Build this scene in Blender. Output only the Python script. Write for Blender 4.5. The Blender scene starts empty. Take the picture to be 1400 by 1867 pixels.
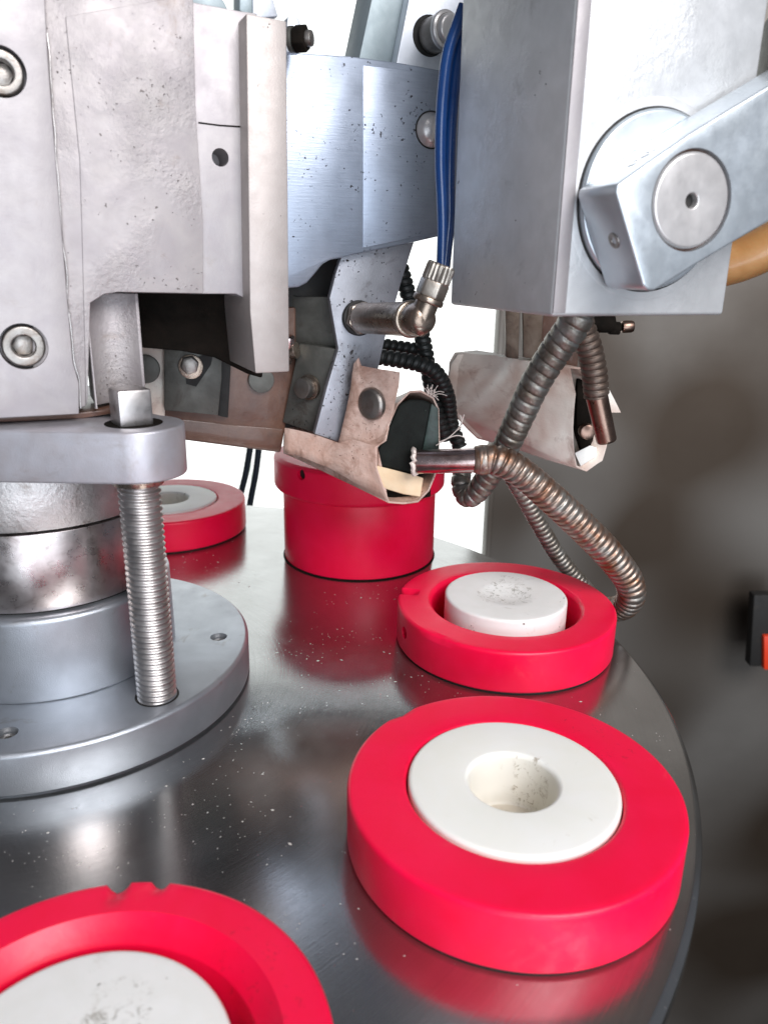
import bpy, bmesh, math, random
from mathutils import Vector, Matrix, noise
random.seed(4)
S = bpy.context.scene
COL = S.collection
S.unit_settings.system = 'METRIC'
S.unit_settings.scale_length = 0.01          # 1 unit = 1 cm
V = Vector
R = math.radians

# ------------------------------------------------------------------ camera
F, PITCH, ROLL, CAMH = 1405.17, .3131, .016, 10.1034
CAM = V((0, 0, CAMH))
fwd = V((0, math.cos(PITCH), -math.sin(PITCH))); up0 = V((0, math.sin(PITCH), math.cos(PITCH))); rt0 = V((1, 0, 0))
rt = rt0*math.cos(ROLL) + up0*math.sin(ROLL)
up = -rt0*math.sin(ROLL) + up0*math.cos(ROLL)
cd = bpy.data.cameras.new('camera'); cam = bpy.data.objects.new('camera', cd); COL.objects.link(cam)
cam.matrix_world = Matrix(((rt.x, up.x, -fwd.x, 0), (rt.y, up.y, -fwd.y, 0), (rt.z, up.z, -fwd.z, CAMH), (0, 0, 0, 1)))
cd.sensor_fit = 'VERTICAL'; cd.sensor_height = 24.0; cd.lens = 24*F/1867
cd.clip_start = .1; cd.clip_end = 2000
cd.dof.use_dof = True; cd.dof.focus_distance = 19.0; cd.dof.aperture_fstop = .19
S.camera = cam

# ------------------------------------------------------------------ light
wd = bpy.data.worlds.new('World'); S.world = wd; wd.use_nodes = True
wb = wd.node_tree.nodes['Background']; wb.inputs[0].default_value = (.80, .86, 1.0, 1); wb.inputs[1].default_value = .15
def area(name, loc, target, sx, sy, power, col):
    l = bpy.data.lights.new(name, 'AREA'); l.shape = 'RECTANGLE'; l.size = sx; l.size_y = sy; l.energy = power; l.color = col
    o = bpy.data.objects.new(name, l); COL.objects.link(o); o.location = loc
    o.rotation_euler = (V(target)-V(loc)).to_track_quat('-Z', 'Y').to_euler(); return o
area('window_light_behind_camera', (36, -50, 60), (0, 18, 5), 50, 45, 104000, (1.0, .975, .985))
area('low_fill_light', (16, -62, -2), (0, 18, 4), 60, 60, 44000, (.84, .91, 1.0))  # unseen fill lamp added to brighten flange sides and other front faces
area('ceiling_light_far', (-3, 105, 72), (-2, 18, 0), 26, 9, 3000, (.85, .93, 1.0))
S.view_settings.view_transform = 'Standard'; S.view_settings.look = 'None'
S.view_settings.exposure = 0.0; S.view_settings.gamma = 1.0

# ------------------------------------------------------------------ geometry helpers
def U(x, y, P=None, n=None, z=None, Y=None):
    """photo pixel -> point on a real plane"""
    d = fwd + rt*((x-700)/F) - up*((y-933.5)/F)
    if z is not None: return CAM + d*((z-CAMH)/d.z)
    if Y is not None: return CAM + d*(Y/d.y)
    return CAM + d*((P-CAM).dot(n)/d.dot(n))
WL = {}
def finish(bm, ang=38):
    bmesh.ops.recalc_face_normals(bm, faces=bm.faces)
    me = bpy.data.meshes.new('m'); bm.to_mesh(me); bm.free()
    for p in me.polygons: p.use_smooth = True
    me.set_sharp_from_angle(angle=R(ang))
    return me
def obj(name, bm, m, parent=None, label=None, ang=38, **tags):
    off = WL.get(parent.name, V((0, 0, 0))) if parent else V((0, 0, 0))
    bmesh.ops.translate(bm, verts=bm.verts, vec=-off)
    me = finish(bm, ang); me.name = name
    o = bpy.data.objects.new(name, me); COL.objects.link(o); me.materials.append(m)
    if parent: o.parent = parent
    WL[o.name] = off
    if label: o['label'] = label
    for k, v in tags.items(): o[k] = v
    return o
def thing(name, label, cat, loc, group=None):
    o = bpy.data.objects.new(name, None); COL.objects.link(o); o.empty_display_size = .5
    o.location = loc; o['label'] = label; o['category'] = cat
    if group: o['group'] = group
    WL[o.name] = V(loc); return o
def bevel(bm, w, seg=2, ang=20):
    if w <= 0: return
    bmesh.ops.recalc_face_normals(bm, faces=bm.faces)
    es = [e for e in bm.edges if len(e.link_faces) == 2 and e.calc_face_angle(0) > R(ang)]
    bmesh.ops.bevel(bm, geom=es, offset=w, segments=seg, profile=.5, affect='EDGES', clamp_overlap=True)
def loft(a, b, w=0, seg=2, bm=None):
    own = bm or bmesh.new()
    va = [own.verts.new(p) for p in a]; vb = [own.verts.new(p) for p in b]; n = len(a)
    own.faces.new(va); own.faces.new(list(reversed(vb)))
    for i in range(n): own.faces.new((va[i], vb[i], vb[(i+1) % n], va[(i+1) % n]))
    bevel(own, w, seg); return own
def prism(pts, vec, w=0, seg=2):
    return loft(pts, [p+V(vec) for p in pts], w, seg)
def frame(axis, ref=None):
    z = V(axis).normalized(); r = V(ref) if ref else (V((0, 0, 1)) if abs(z.z) < .9 else V((1, 0, 0)))
    x = r.cross(z).normalized(); y = z.cross(x)
    return Matrix(((x.x, y.x, z.x), (x.y, y.y, z.y), (x.z, y.z, z.z)))
def lathe(prof, o=(0, 0, 0), axis=(0, 0, 1), n=64, fn=None, bm=None, closed=False):
    """prof: list of (r,z) from inside/bottom to outside/top. fn(r,z,theta)->(r,z)"""
    bm = bm or bmesh.new(); M = frame(axis) if tuple(axis) != (0, 0, 1) else Matrix.Identity(3); o = V(o)
    rings = []
    for r, z in prof:
        if r < 1e-6: rings.append([bm.verts.new(o + M @ V((0, 0, z)))]); continue
        ring = []
        for i in range(n):
            t = 2*math.pi*i/n; rr, zz = fn(r, z, t) if fn else (r, z)
            ring.append(bm.verts.new(o + M @ V((rr*math.cos(t), rr*math.sin(t), zz))))
        rings.append(ring)
    prs = list(zip(rings, rings[1:])) + ([(rings[-1], rings[0])] if closed else [])
    for a, b in prs:
        for i in range(n):
            j = (i+1) % n
            if len(a) == 1 and len(b) == 1: break
            if len(a) == 1: bm.faces.new((a[0], b[j], b[i]))
            elif len(b) == 1: bm.faces.new((a[i], a[j], b[0]))
            else: bm.faces.new((a[i], a[j], b[j], b[i]))
    return bm
def rnd(prof, w=.04, seg=3):
    """round the corners of an (r,z) profile"""
    out = [prof[0]]
    for i in range(1, len(prof)-1):
        p, a, b = V(prof[i]), V(prof[i-1]), V(prof[i+1])
        u, v = a-p, b-p
        k = min(w, u.length*.45, v.length*.45); u.normalize(); v.normalize()
        for s in range(seg+1):
            t = s/seg; q = (p+u*k)*(1-t)**2 + p*2*t*(1-t) + (p+v*k)*t*t
            out.append((q.x, q.y))
    out.append(prof[-1]); return out
def cyl(o, axis, r, h, w=.02, n=40, bm=None):
    return lathe(rnd([(0, 0), (r, 0), (r, h), (0, h)], w, 2), o, axis, n, bm=bm)
def hexa(o, axis, r, h, w=.03, n=6, rot=0, bm=None):
    M = frame(axis); o = V(o)
    pts = [o + M @ V((r*math.cos(rot+2*math.pi*i/n), r*math.sin(rot+2*math.pi*i/n), 0)) for i in range(n)]
    b = prism(pts, V(axis).normalized()*h, w)
    if bm is None: return b
    me = bpy.data.meshes.new('t'); b.to_mesh(me); b.free(); bm.from_mesh(me); bpy.data.meshes.remove(me); return bm
def cr(pts, k=12):
    """catmull-rom"""
    P = [pts[0]*2-pts[1]] + list(pts) + [pts[-1]*2-pts[-2]]; out = []
    for i in range(1, len(P)-2):
        a, b, c, d = P[i-1:i+3]
        for s in range(k):
            t = s/k
            out.append(.5*((2*b)+(c-a)*t+(2*a-5*b+4*c-d)*t*t+(3*b-a-3*c+d)*t**3))
    out.append(P[-2]); return out
def resample(pts, step):
    out = [pts[0]]; acc = 0
    for a, b in zip(pts, pts[1:]):
        L = (b-a).length; t = step-acc
        while t <= L and L > 0: out.append(a.lerp(b, t/L)); t += step
        acc = (acc+L) % step
    return out
def sweep(pts, rad, n=16, helix=None, cap=True):
    """tube; rad number or fn(u 0..1); helix=(pitch, depth, samples) gives wound ribs"""
    bm = bmesh.new()
    step = (helix[0]/12 if helix else .08)
    tl = sum((b-a).length for a, b in zip(pts, pts[1:]))
    if not helix: step = min(step, tl/5)
    P = resample(pts, step); N = len(P); nrm = None; rings = []
    for i, p in enumerate(P):
        t = (P[min(i+1, N-1)]-P[max(i-1, 0)]).normalized()
        if nrm is None: nrm = t.orthogonal().normalized()
        nrm = (nrm - t*nrm.dot(t)).normalized(); bi = t.cross(nrm)
        r0 = rad(i/(N-1)) if callable(rad) else rad
        ring = []
        for k in range(n):
            a = 2*math.pi*k/n; r = r0
            if helix:
                ph = (i*step/helix[0] + k/n) % 1.0
                r = r0 - helix[1]*(abs(2*ph-1)**(helix[2] if len(helix) > 2 else 4)) + .006*noise.noise(p*6+V((k, 0, 0)))
            ring.append(bm.verts.new(p + (nrm*math.cos(a)+bi*math.sin(a))*r))
        rings.append(ring)
    for a, b in zip(rings, rings[1:]):
        for k in range(n): bm.faces.new((a[k], a[(k+1) % n], b[(k+1) % n], b[k]))
    if cap: bm.faces.new(rings[0][::-1]); bm.faces.new(rings[-1])
    return bm
def cut(o, bms):
    """boolean-subtract bmeshes (world coordinates) from object o"""
    for b in bms:
        bmesh.ops.recalc_face_normals(b, faces=b.faces)
        bmesh.ops.translate(b, verts=b.verts, vec=-WL[o.name])
        me = bpy.data.meshes.new('c'); b.to_mesh(me); b.free()
        c = bpy.data.objects.new('c', me); COL.objects.link(c)
        if o.parent: c.parent = o.parent
        md = o.modifiers.new('b', 'BOOLEAN'); md.operation = 'DIFFERENCE'; md.object = c; md.solver = 'EXACT'
        dg = bpy.context.evaluated_depsgraph_get()
        new = bpy.data.meshes.new_from_object(o.evaluated_get(dg), depsgraph=dg)
        o.modifiers.clear(); old = o.data; nm = old.name; o.data = new; bpy.data.meshes.remove(old); new.name = nm
        for p in new.polygons: p.use_smooth = True
        new.set_sharp_from_angle(angle=R(38))
        bpy.data.objects.remove(c); bpy.data.meshes.remove(me)

# ------------------------------------------------------------------ materials
def mat(name, col, col2=None, metal=0., rough=.5, rough2=None, vs=1.5, brush=None, bump=0., bs=20., bmask=None,
        pits=0., pscale=14., pitcol=(.03, .028, .025), pdepth=.4, sss=0., spec=.5, grime=0., grimecol=(.05, .035, .02), gs=.9, coat=0., scratch=0., radial=0., stains=(), det=5):
    m = bpy.data.materials.new(name); m.use_nodes = True; nt = m.node_tree; N = nt.nodes; L = nt.links
    b = N['Principled BSDF']; col = (*col, 1); col2 = (*(col2 or col[:3]), 1)
    tc = N.new('ShaderNodeTexCoord')
    def nz(scale, det=4, rg=.6, vec=None, dist=0):
        n = N.new('ShaderNodeTexNoise'); n.inputs['Scale'].default_value = scale; n.inputs['Detail'].default_value = det
        n.inputs['Roughness'].default_value = rg; n.inputs['Distortion'].default_value = dist
        L.new(vec or tc.outputs['Object'], n.inputs['Vector']); return n.outputs['Fac']
    def rmp(v, a, c, x=0., y=1.):
        r = N.new('ShaderNodeMapRange'); r.inputs[1].default_value = a; r.inputs[2].default_value = c
        r.inputs[3].default_value = x; r.inputs[4].default_value = y; L.new(v, r.inputs[0]); return r.outputs[0]
    def mx(f, A, B):
        x = N.new('ShaderNodeMix'); x.data_type = 'RGBA'
        if hasattr(f, 'links'): L.new(f, x.inputs[0])
        else: x.inputs[0].default_value = f
        for s, i in ((A, 6), (B, 7)):
            if hasattr(s, 'links'): L.new(s, x.inputs[i])
            else: x.inputs[i].default_value = s if len(s) == 4 else (*s, 1)
        return x.outputs[2]
    def math_(op, a, c):
        x = N.new('ShaderNodeMath'); x.operation = op
        for s, i in ((a, 0), (c, 1)):
            if hasattr(s, 'links'): L.new(s, x.inputs[i])
            else: x.inputs[i].default_value = s
        return x.outputs[0]
    c = mx(rmp(nz(vs, det, .6, dist=.4), .35, .65), col, col2)
    h = None
    if brush:
        mp = N.new('ShaderNodeMapping'); mp.inputs['Scale'].default_value = brush[:3]
        if len(brush) > 4: mp.inputs['Rotation'].default_value = (0, 0, brush[4])
        L.new(tc.outputs['Object'], mp.inputs[0])
        f = nz(1, 3, .6, mp.outputs[0]); h = math_('MULTIPLY', f, brush[3])
        c = mx(rmp(f, .35, .7, 0, .22), c, (col[0]*.55, col[1]*.55, col[2]*.55, 1))
    if bump:
        f = nz(bs, 6, .65)
        f = math_('MULTIPLY', f, bump)
        if bmask: f = math_('MULTIPLY', f, rmp(nz(bmask, 2), .42, .62))
        h = f if h is None else math_('ADD', h, f)
    if pits:
        vz = nz(pscale, 3, .5); big = nz(pscale*.09, 3, .6)
        t = math_('ADD', vz, math_('MULTIPLY', big, .5))
        pm = rmp(t, 1.03-pits*.35, 1.06-pits*.35)
        c = mx(pm, c, pitcol); hp = math_('MULTIPLY', pm, -pdepth); h = hp if h is None else math_('ADD', h, hp)
    if grime:
        g = rmp(nz(gs, 8, .72, dist=.6), .62-grime*.25, .80-grime*.2)
        c = mx(math_('MULTIPLY', g, .85), c, grimecol)
    if scratch:
        mp = N.new('ShaderNodeMapping'); mp.inputs['Scale'].default_value = (1.2, 16, 1); mp.inputs['Rotation'].default_value = (0, 0, .9)
        L.new(tc.outputs['Object'], mp.inputs[0]); s = rmp(nz(2.2, 5, .7, mp.outputs[0], 1.5), .66, .70, 0, scratch)
        c = mx(s, c, (min(1, col[0]*2.2+.15), min(1, col[1]*2.2+.15), min(1, col[2]*2.2+.15), 1))
    if radial:
        sp_ = N.new('ShaderNodeSeparateXYZ'); L.new(tc.outputs['Object'], sp_.inputs[0])
        rr = math_('SQRT', math_('ADD', math_('MULTIPLY', sp_.outputs[0], sp_.outputs[0]), math_('MULTIPLY', sp_.outputs[1], sp_.outputs[1])), 0)
        an = math_('ARCTAN2', sp_.outputs[1], sp_.outputs[0])
        cb_ = N.new('ShaderNodeCombineXYZ'); L.new(math_('MULTIPLY', rr, 26.), cb_.inputs[0]); L.new(math_('MULTIPLY', an, 2.2), cb_.inputs[1])
        rn = nz(1, 4, .7, cb_.outputs[0]); hp = math_('MULTIPLY', rn, radial); h = hp if h is None else math_('ADD', h, hp)
        c = mx(rmp(rn, .35, .7, 0, .25), c, (col[0]*.6, col[1]*.6, col[2]*.6, 1))
    for (sx_, sy_, srr, sc_, thr) in stains:      # dirt spots on the thing itself: centre, radius, colour, patchiness
        sb_ = N.new('ShaderNodeVectorMath'); sb_.operation = 'SUBTRACT'; L.new(tc.outputs['Object'], sb_.inputs[0]); sb_.inputs[1].default_value = (sx_, sy_, 0)
        ms_ = N.new('ShaderNodeVectorMath'); ms_.operation = 'MULTIPLY'; L.new(sb_.outputs[0], ms_.inputs[0]); ms_.inputs[1].default_value = (1, 1, 0)
        ln_ = N.new('ShaderNodeVectorMath'); ln_.operation = 'LENGTH'; L.new(ms_.outputs[0], ln_.inputs[0])
        f = rmp(ln_.outputs['Value'], srr, srr*.8, 0, 1)
        if thr: f = math_('MULTIPLY', f, rmp(nz(5, 6, .8, dist=1.2), thr, thr+.10))
        c = mx(f, c, sc_)
    L.new(c, b.inputs['Base Color'])
    L.new(rmp(nz(vs*2.3, 5, .65), .3, .7, rough, rough2 if rough2 is not None else min(1, rough+.12)), b.inputs['Roughness'])
    b.inputs['Metallic'].default_value = metal; b.inputs['Specular IOR Level'].default_value = spec
    if sss:
        b.inputs['Subsurface Weight'].default_value = sss; b.inputs['Subsurface Scale'].default_value = .25
        b.inputs['Subsurface Radius'].default_value = (1, .8, .7) if col[1] > .3 else (1, .2, .2)
    if coat: b.inputs['Coat Weight'].default_value = coat; b.inputs['Coat Roughness'].default_value = .08
    if h is not None:
        bp = N.new('ShaderNodeBump'); bp.inputs['Strength'].default_value = 1; bp.inputs['Distance'].default_value = .05
        L.new(h, bp.inputs['Height']); L.new(bp.outputs[0], b.inputs['Normal'])
    return m
def emit(name, col, s):
    m = bpy.data.materials.new(name); m.use_nodes = True; nt = m.node_tree; nt.nodes.clear()
    e = nt.nodes.new('ShaderNodeEmission'); e.inputs[0].default_value = (*col, 1); e.inputs[1].default_value = s
    o = nt.nodes.new('ShaderNodeOutputMaterial'); nt.links.new(e.outputs[0], o.inputs[0]); return m

M_cast = mat('cast aluminium', (.36, .33, .335), (.41, .38, .375), metal=.45, rough=.48, bump=.9, bs=8, bmask=.45, pits=.17, pscale=16, pitcol=(.19, .17, .16), grime=.16, gs=1.2, grimecol=(.25, .2, .17))
M_cover = mat('milled aluminium cover', (.36, .335, .345), (.41, .385, .385), metal=.45, rough=.45, bump=.06, bs=25, grime=.05, grimecol=(.3, .26, .22))
M_bar = mat('milled guide bar', (.39, .35, .33), (.44, .40, .38), metal=.45, rough=.42, bump=.08, bs=30, pits=.06, pscale=14, grime=.1, gs=1.5, grimecol=(.42, .33, .28))
M_arm = mat('brushed aluminium arm', (.36, .41, .50), (.30, .34, .41), metal=.75, rough=.34, brush=(2, 2, 26, .07), pits=.24, pscale=13, pitcol=(.08, .08, .09), pdepth=.4, vs=.5)
M_plate = mat('speckled aluminium plate', (.38, .39, .43), (.31, .32, .35), metal=.6, rough=.42, bump=.1, bs=25, pits=.3, pscale=12, grime=.35, gs=1.0, grimecol=(.07, .05, .04))
M_head = mat('ground steel block', (.56, .57, .575), (.63, .64, .65), metal=.5, rough=.38, bump=.3, bs=10, bmask=.6, pits=.04, pscale=10, grime=.1, gs=.8, grimecol=(.36, .36, .36))
M_lever = mat('plated lever steel', (.64, .70, .74), (.58, .64, .69), metal=.75, rough=.30, bump=.03, bs=20)
M_turned = mat('turned steel', (.72, .70, .69), (.64, .62, .61), metal=.65, rough=.3, bump=.02, bs=30)
M_flange = mat('anodised flange aluminium', (.37, .395, .43), (.43, .46, .50), metal=.8, rough=.30, bump=.10, bs=40, grime=.06, gs=1.1, grimecol=(.2, .16, .12), vs=.8)
M_bplate = mat('silver clamp plate metal', (.42, .40, .42), (.47, .47, .51), metal=.6, rough=.36, bump=.05, bs=30, grime=.1, gs=.7, grimecol=(.3, .25, .22))
M_polish = mat('polished shaft steel', (.60, .56, .55), (.42, .37, .36), metal=1, rough=.24, bump=.03, bs=12, grime=.3, gs=2, grimecol=(.14, .11, .09))
M_collar = mat('worn collar steel', (.55, .53, .52), (.45, .43, .42), metal=.8, rough=.32, bump=.25, bs=10, grime=.35, gs=1.6, grimecol=(.10, .06, .035))
M_screw = mat('zinc screw thread', (.60, .58, .57), (.44, .42, .41), metal=1, rough=.36, grime=.25, gs=2.5, grimecol=(.12, .08, .05))
M_table = mat('mirror polished steel', (.36, .365, .362), (.42, .425, .425), metal=.95, rough=.13, rough2=.19, radial=.03, bump=.02, bs=18, pits=.06, pscale=16, pitcol=(.75, .74, .72), pdepth=-.2, scratch=.3, vs=.5)
M_red = mat('red nylon', (.93, .001, .050), (.97, .004, .066), rough=.32, rough2=.42, bump=.08, bs=4, spec=.4, sss=.12, vs=1.0, grime=.03, grimecol=(.95, .05, .09), gs=1.2, scratch=.06, stains=((0, 0, 2.02, (.30, .02, .03), .48), (2.0, 1.5, 1.0, (.60, .01, .03), .58)))
M_reddull = mat('shaded red nylon', (.52, .004, .028), (.60, .008, .035), rough=.38, bump=.04, bs=6, spec=.4, vs=.8, grime=.03, grimecol=(.2, .02, .02))
M_white = mat('white nylon', (.90, .90, .83), (.93, .93, .89), rough=.34, bump=.03, bs=7, sss=.12, spec=.45, vs=.7, grime=.02, gs=1.6, grimecol=(.55, .5, .4), stains=((0, 0, .84, (.66, .58, .47), 0), (.35, .45, .42, (.36, .30, .22), .54)))
M_whited = mat('dirty white nylon', (.84, .84, .81), (.88, .88, .86), rough=.38, bump=.05, bs=7, sss=.12, spec=.45, pits=.10, pscale=7, pitcol=(.30, .29, .26), grime=.05, gs=1.3, grimecol=(.5, .48, .42), stains=((.1, .1, .85, (.34, .33, .29), .535), (-.4, -.1, .5, (.42, .40, .36), .54), (.2, .9, .5, (.42, .40, .36), .54)))
M_beige = mat('beige residue', (.62, .55, .45), (.70, .64, .55), rough=.6, bump=.15, bs=8, grime=.3, gs=2, grimecol=(.35, .28, .2))
M_hole = mat('black recess', (.012, .011, .01), rough=.6, grime=.2)
M_dark = mat('near black iron and painted shade', (.006, .005, .004), (.012, .009, .007), spec=.08, rough=.8, bump=.3, bs=14, grime=.1, grimecol=(.03, .02, .014))  # near-black iron; its colour also carries the shade of the undercut
M_clamp = mat('grey steel clamp', (.085, .085, .076), (.13, .13, .118), metal=.5, rough=.42, bump=.08, bs=12, pits=.12, pscale=10, grime=.3, gs=1.4, grimecol=(.06, .045, .035))
M_bolt = mat('dull bolt steel', (.36, .34, .32), (.24, .22, .20), metal=.9, rough=.32, bump=.15, bs=12, grime=.3, gs=2.5, grimecol=(.12, .06, .03))
M_brass = mat('tarnished nickel brass', (.42, .36, .30), (.26, .20, .16), metal=.95, rough=.24, bump=.12, bs=9, grime=.3, gs=2.2, grimecol=(.08, .05, .03))
M_nut = mat('worn nickel nut', (.46, .42, .37), (.34, .30, .26), metal=.9, rough=.3, bump=.1, bs=10, grime=.25, gs=2.4, grimecol=(.12, .08, .05))
M_tape = mat('aged beige tape', (.52, .33, .26), (.62, .46, .39), rough=.40, rough2=.6, bump=.9, bs=2.6, spec=.5, vs=1.4, grime=.5, gs=1.2, grimecol=(.22, .10, .06), coat=.2, pits=.2, pscale=16, pitcol=(.18, .09, .06))
M_tape2 = mat('pale beige tape', (.86, .82, .74), (.52, .35, .28), rough=.42, bump=.8, bs=2.0, vs=.55, det=2, grime=.35, gs=1.1, grimecol=(.30, .17, .13), coat=.15)
M_copper = mat('brown tape with painted shade', (.085, .036, .022), (.14, .070, .045), rough=.38, bump=.4, bs=2.5, vs=1.0, grime=.3, gs=1.3, grimecol=(.06, .03, .02), coat=.2)  # brown tape, darkened in the colour for the shade under the casting
M_rust = mat('rusty strip steel', (.17, .13, .10), (.10, .065, .045), metal=.5, rough=.5, bump=.2, bs=12, grime=.4, gs=2, grimecol=(.03, .02, .015))
M_black = mat('black anodised heater', (.008, .009, .008), (.014, .017, .015), spec=.15, rough=.6, bump=.1, bs=14, pits=.05, pscale=13, pitcol=(.15, .2, .17), pdepth=-.2)
M_wood = mat('cream insulating pad', (.80, .60, .38), (.86, .70, .48), rough=.6, bump=.1, bs=10, pits=.08, pscale=9, pitcol=(.45, .25, .12))
M_tip = mat('cartridge steel', (.62, .50, .49), (.42, .31, .29), metal=1, rough=.17, bump=.05, bs=8, grime=.2, gs=2.0, grimecol=(.14, .08, .06))
M_tipd = mat('browned cartridge steel', (.30, .20, .16), (.20, .13, .10), metal=1, rough=.24, grime=.2)
M_hose = mat('rusty spiral steel', (.34, .32, .29), (.26, .13, .075), metal=.85, rough=.28, rough2=.5, vs=2.2, bump=.1, bs=14, grime=.2, gs=2.2, grimecol=(.11, .065, .04))
M_hoseg = mat('grey spiral steel', (.36, .355, .33), (.20, .165, .13), metal=.8, rough=.36, vs=2.6, bump=.25, bs=12, grime=.35, gs=2.0, grimecol=(.09, .07, .05))
M_hoseb = mat('brown spiral steel', (.19, .15, .125), (.12, .08, .06), metal=.7, rough=.4, vs=2.0, bump=.1, bs=14)
M_hosek = mat('black ribbed conduit', (.010, .012, .011), (.018, .02, .019), rough=.4)
M_blue = mat('blue polyurethane tube', (.006, .042, .17), (.008, .055, .21), rough=.16, spec=.6, coat=.4)
M_amber = mat('amber rubber', (.36, .17, .055), (.46, .25, .10), rough=.28, sss=.2, coat=.3, vs=1.2)
M_fibre = mat('frayed glass fibre', (.75, .66, .60), rough=.6)
M_panel = mat('stainless cabinet steel', (.235, .22, .20), (.068, .050, .036), metal=.7, rough=.5, vs=.07, det=1.2)  # broad colour blotches paint blurred reflections into the steel
M_bracket = mat('grey painted bracket', (.30, .36, .38), (.36, .42, .44), metal=.4, rough=.45, bump=.06, bs=10, grime=.06)
M_bracketl = mat('pale steel bracket', (.56, .60, .66), (.64, .67, .72), metal=.6, rough=.4, bump=.06, bs=10)
M_glass = emit('sunlit window glass', (.97, 1.0, .985), 1.7)
M_glass2 = emit('glowing glazing bar', (.90, 1.0, .95), 1.05)  # bars emit by themselves, standing in for daylight coming through them
M_cable = mat('navy black cable', (.006, .012, .022), rough=.35)
M_orange = mat('orange red plastic', (.80, .05, .01), rough=.4)
M_floor = mat('dark deck steel', (.04, .035, .03), (.06, .05, .045), metal=.5, rough=.45, vs=.05)

# ------------------------------------------------------------------ background
def flatbox(x0, x1, y0, y1, z0, z1, w=0):
    return prism([V((x0, y0, z0)), V((x1, y0, z0)), V((x1, y0, z1)), V((x0, y0, z1))], (0, y1-y0, 0), w)
win = thing('window', 'bright white daylit window filling the background behind the machine', 'window', (-20, 120, -60))
xs = [-95, -58, -21.5, -14, -6.5, 30]
for a, b in zip(xs, xs[1:]):
    obj('pane', flatbox(a+.15, b-.15, 120, 120.4, -60, 62), M_glass, win)
for x in xs: obj('glazing_bar', flatbox(x-.15, x+.15, 119.9, 120.5, -60, 62), M_glass2, win)
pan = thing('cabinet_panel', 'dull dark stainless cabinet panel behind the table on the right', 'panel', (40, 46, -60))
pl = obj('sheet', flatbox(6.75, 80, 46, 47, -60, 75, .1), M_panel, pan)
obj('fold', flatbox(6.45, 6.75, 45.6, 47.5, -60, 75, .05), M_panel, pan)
dk = obj('floor', flatbox(-120, 120, -20, 119, -61.5, -60.5), M_floor, kind='structure')
box = thing('limit_switch', 'black box with an orange red front at the right edge beside the panel', 'switch', U(1382, 1210, Y=44))
c0 = [U(x, y, Y=43) for x, y in ((1374, 1085), (1440, 1085), (1440, 1216), (1366, 1216))]
obj('housing', prism(c0, (0, .8, 0), .12), M_hole, box)
c0 = [U(x, y, Y=42.7) for x, y in ((1392, 1160), (1440, 1160), (1440, 1222), (1392, 1222))]
obj('button', prism(c0, (0, .6, 0), .1), M_orange, box)
for i, (a, b, lb) in enumerate((((459, 800), (434, 925), 'left of the two dark cables hanging behind the table'), ((474, 800), (455, 925), 'right of the two dark cables hanging behind the table'))):
    p = [U(a[0], a[1], Y=44), U((a[0]+b[0])/2+2, (a[1]+b[1])/2, Y=44), U(b[0], b[1], Y=44), U(b[0]-12, b[1]+90, Y=44)]
    obj('cable', sweep(cr(p), .20, 12), M_cable, None, lb, category='cable', group='dark cables behind the table')

# ------------------------------------------------------------------ rotary table
C = V((-7.984, 17.118, 0)); RT = 14.99; RR = 11.684; A1 = -.4737; DA = .6955
def rc(k, z=0): return V((C.x+RR*math.cos(A1+k*DA), C.y+RR*math.sin(A1+k*DA), z))
tb = thing('rotary_table', 'large dark mirror polished round steel table carrying the red holders', 'table', (C.x, C.y, -2))
obj('disc', lathe(rnd([(0, -.5), (RT-.05, -.5), (RT, -.45), (RT, -.12), (RT-.12, 0), (0, 0)], .03, 2), C, n=256), M_table, tb)
obj('hub', cyl(C+V((0, 0, -30)), (0, 0, 1), 6, 29.4, .1), M_floor, tb)
# crumbs and swarf
cb = bmesh.new()
for _ in range(2600):
    a = random.uniform(-1.5, 2.4); r = random.uniform(4.8, 14.7); x, y = C.x+r*math.cos(a), C.y+r*math.sin(a)
    if any((V((x, y, 0))-rc(k)).length < 3.05 for k in range(-1, 5)): continue
    if noise.noise(V((x*.45, y*.45, 3)))+random.uniform(-.25, .25) < .02: continue
    s = random.uniform(.006, .013)*(2.2 if random.random() < .12 else 1); th = random.uniform(0, 3.14); L = random.uniform(1, 2.6)
    d = V((math.cos(th), math.sin(th), 0)); e = V((-d.y, d.x, 0)); o = V((x, y, .001))
    v = [cb.verts.new(o+q) for q in (d*s*L, e*s, -d*s*L, -e*s)]; t = cb.verts.new(o+V((0, 0, s*.7)))
    cb.faces.new(v[::-1])
    for i in range(4): cb.faces.new((v[i], v[(i+1) % 4], t))
obj('crumbs', cb, mat('grey swarf dust', (.42, .40, .37), (.6, .58, .55), rough=.6), None, 'pale crumbs and swarf scattered over the dark table', kind='stuff', category='debris')

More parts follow.
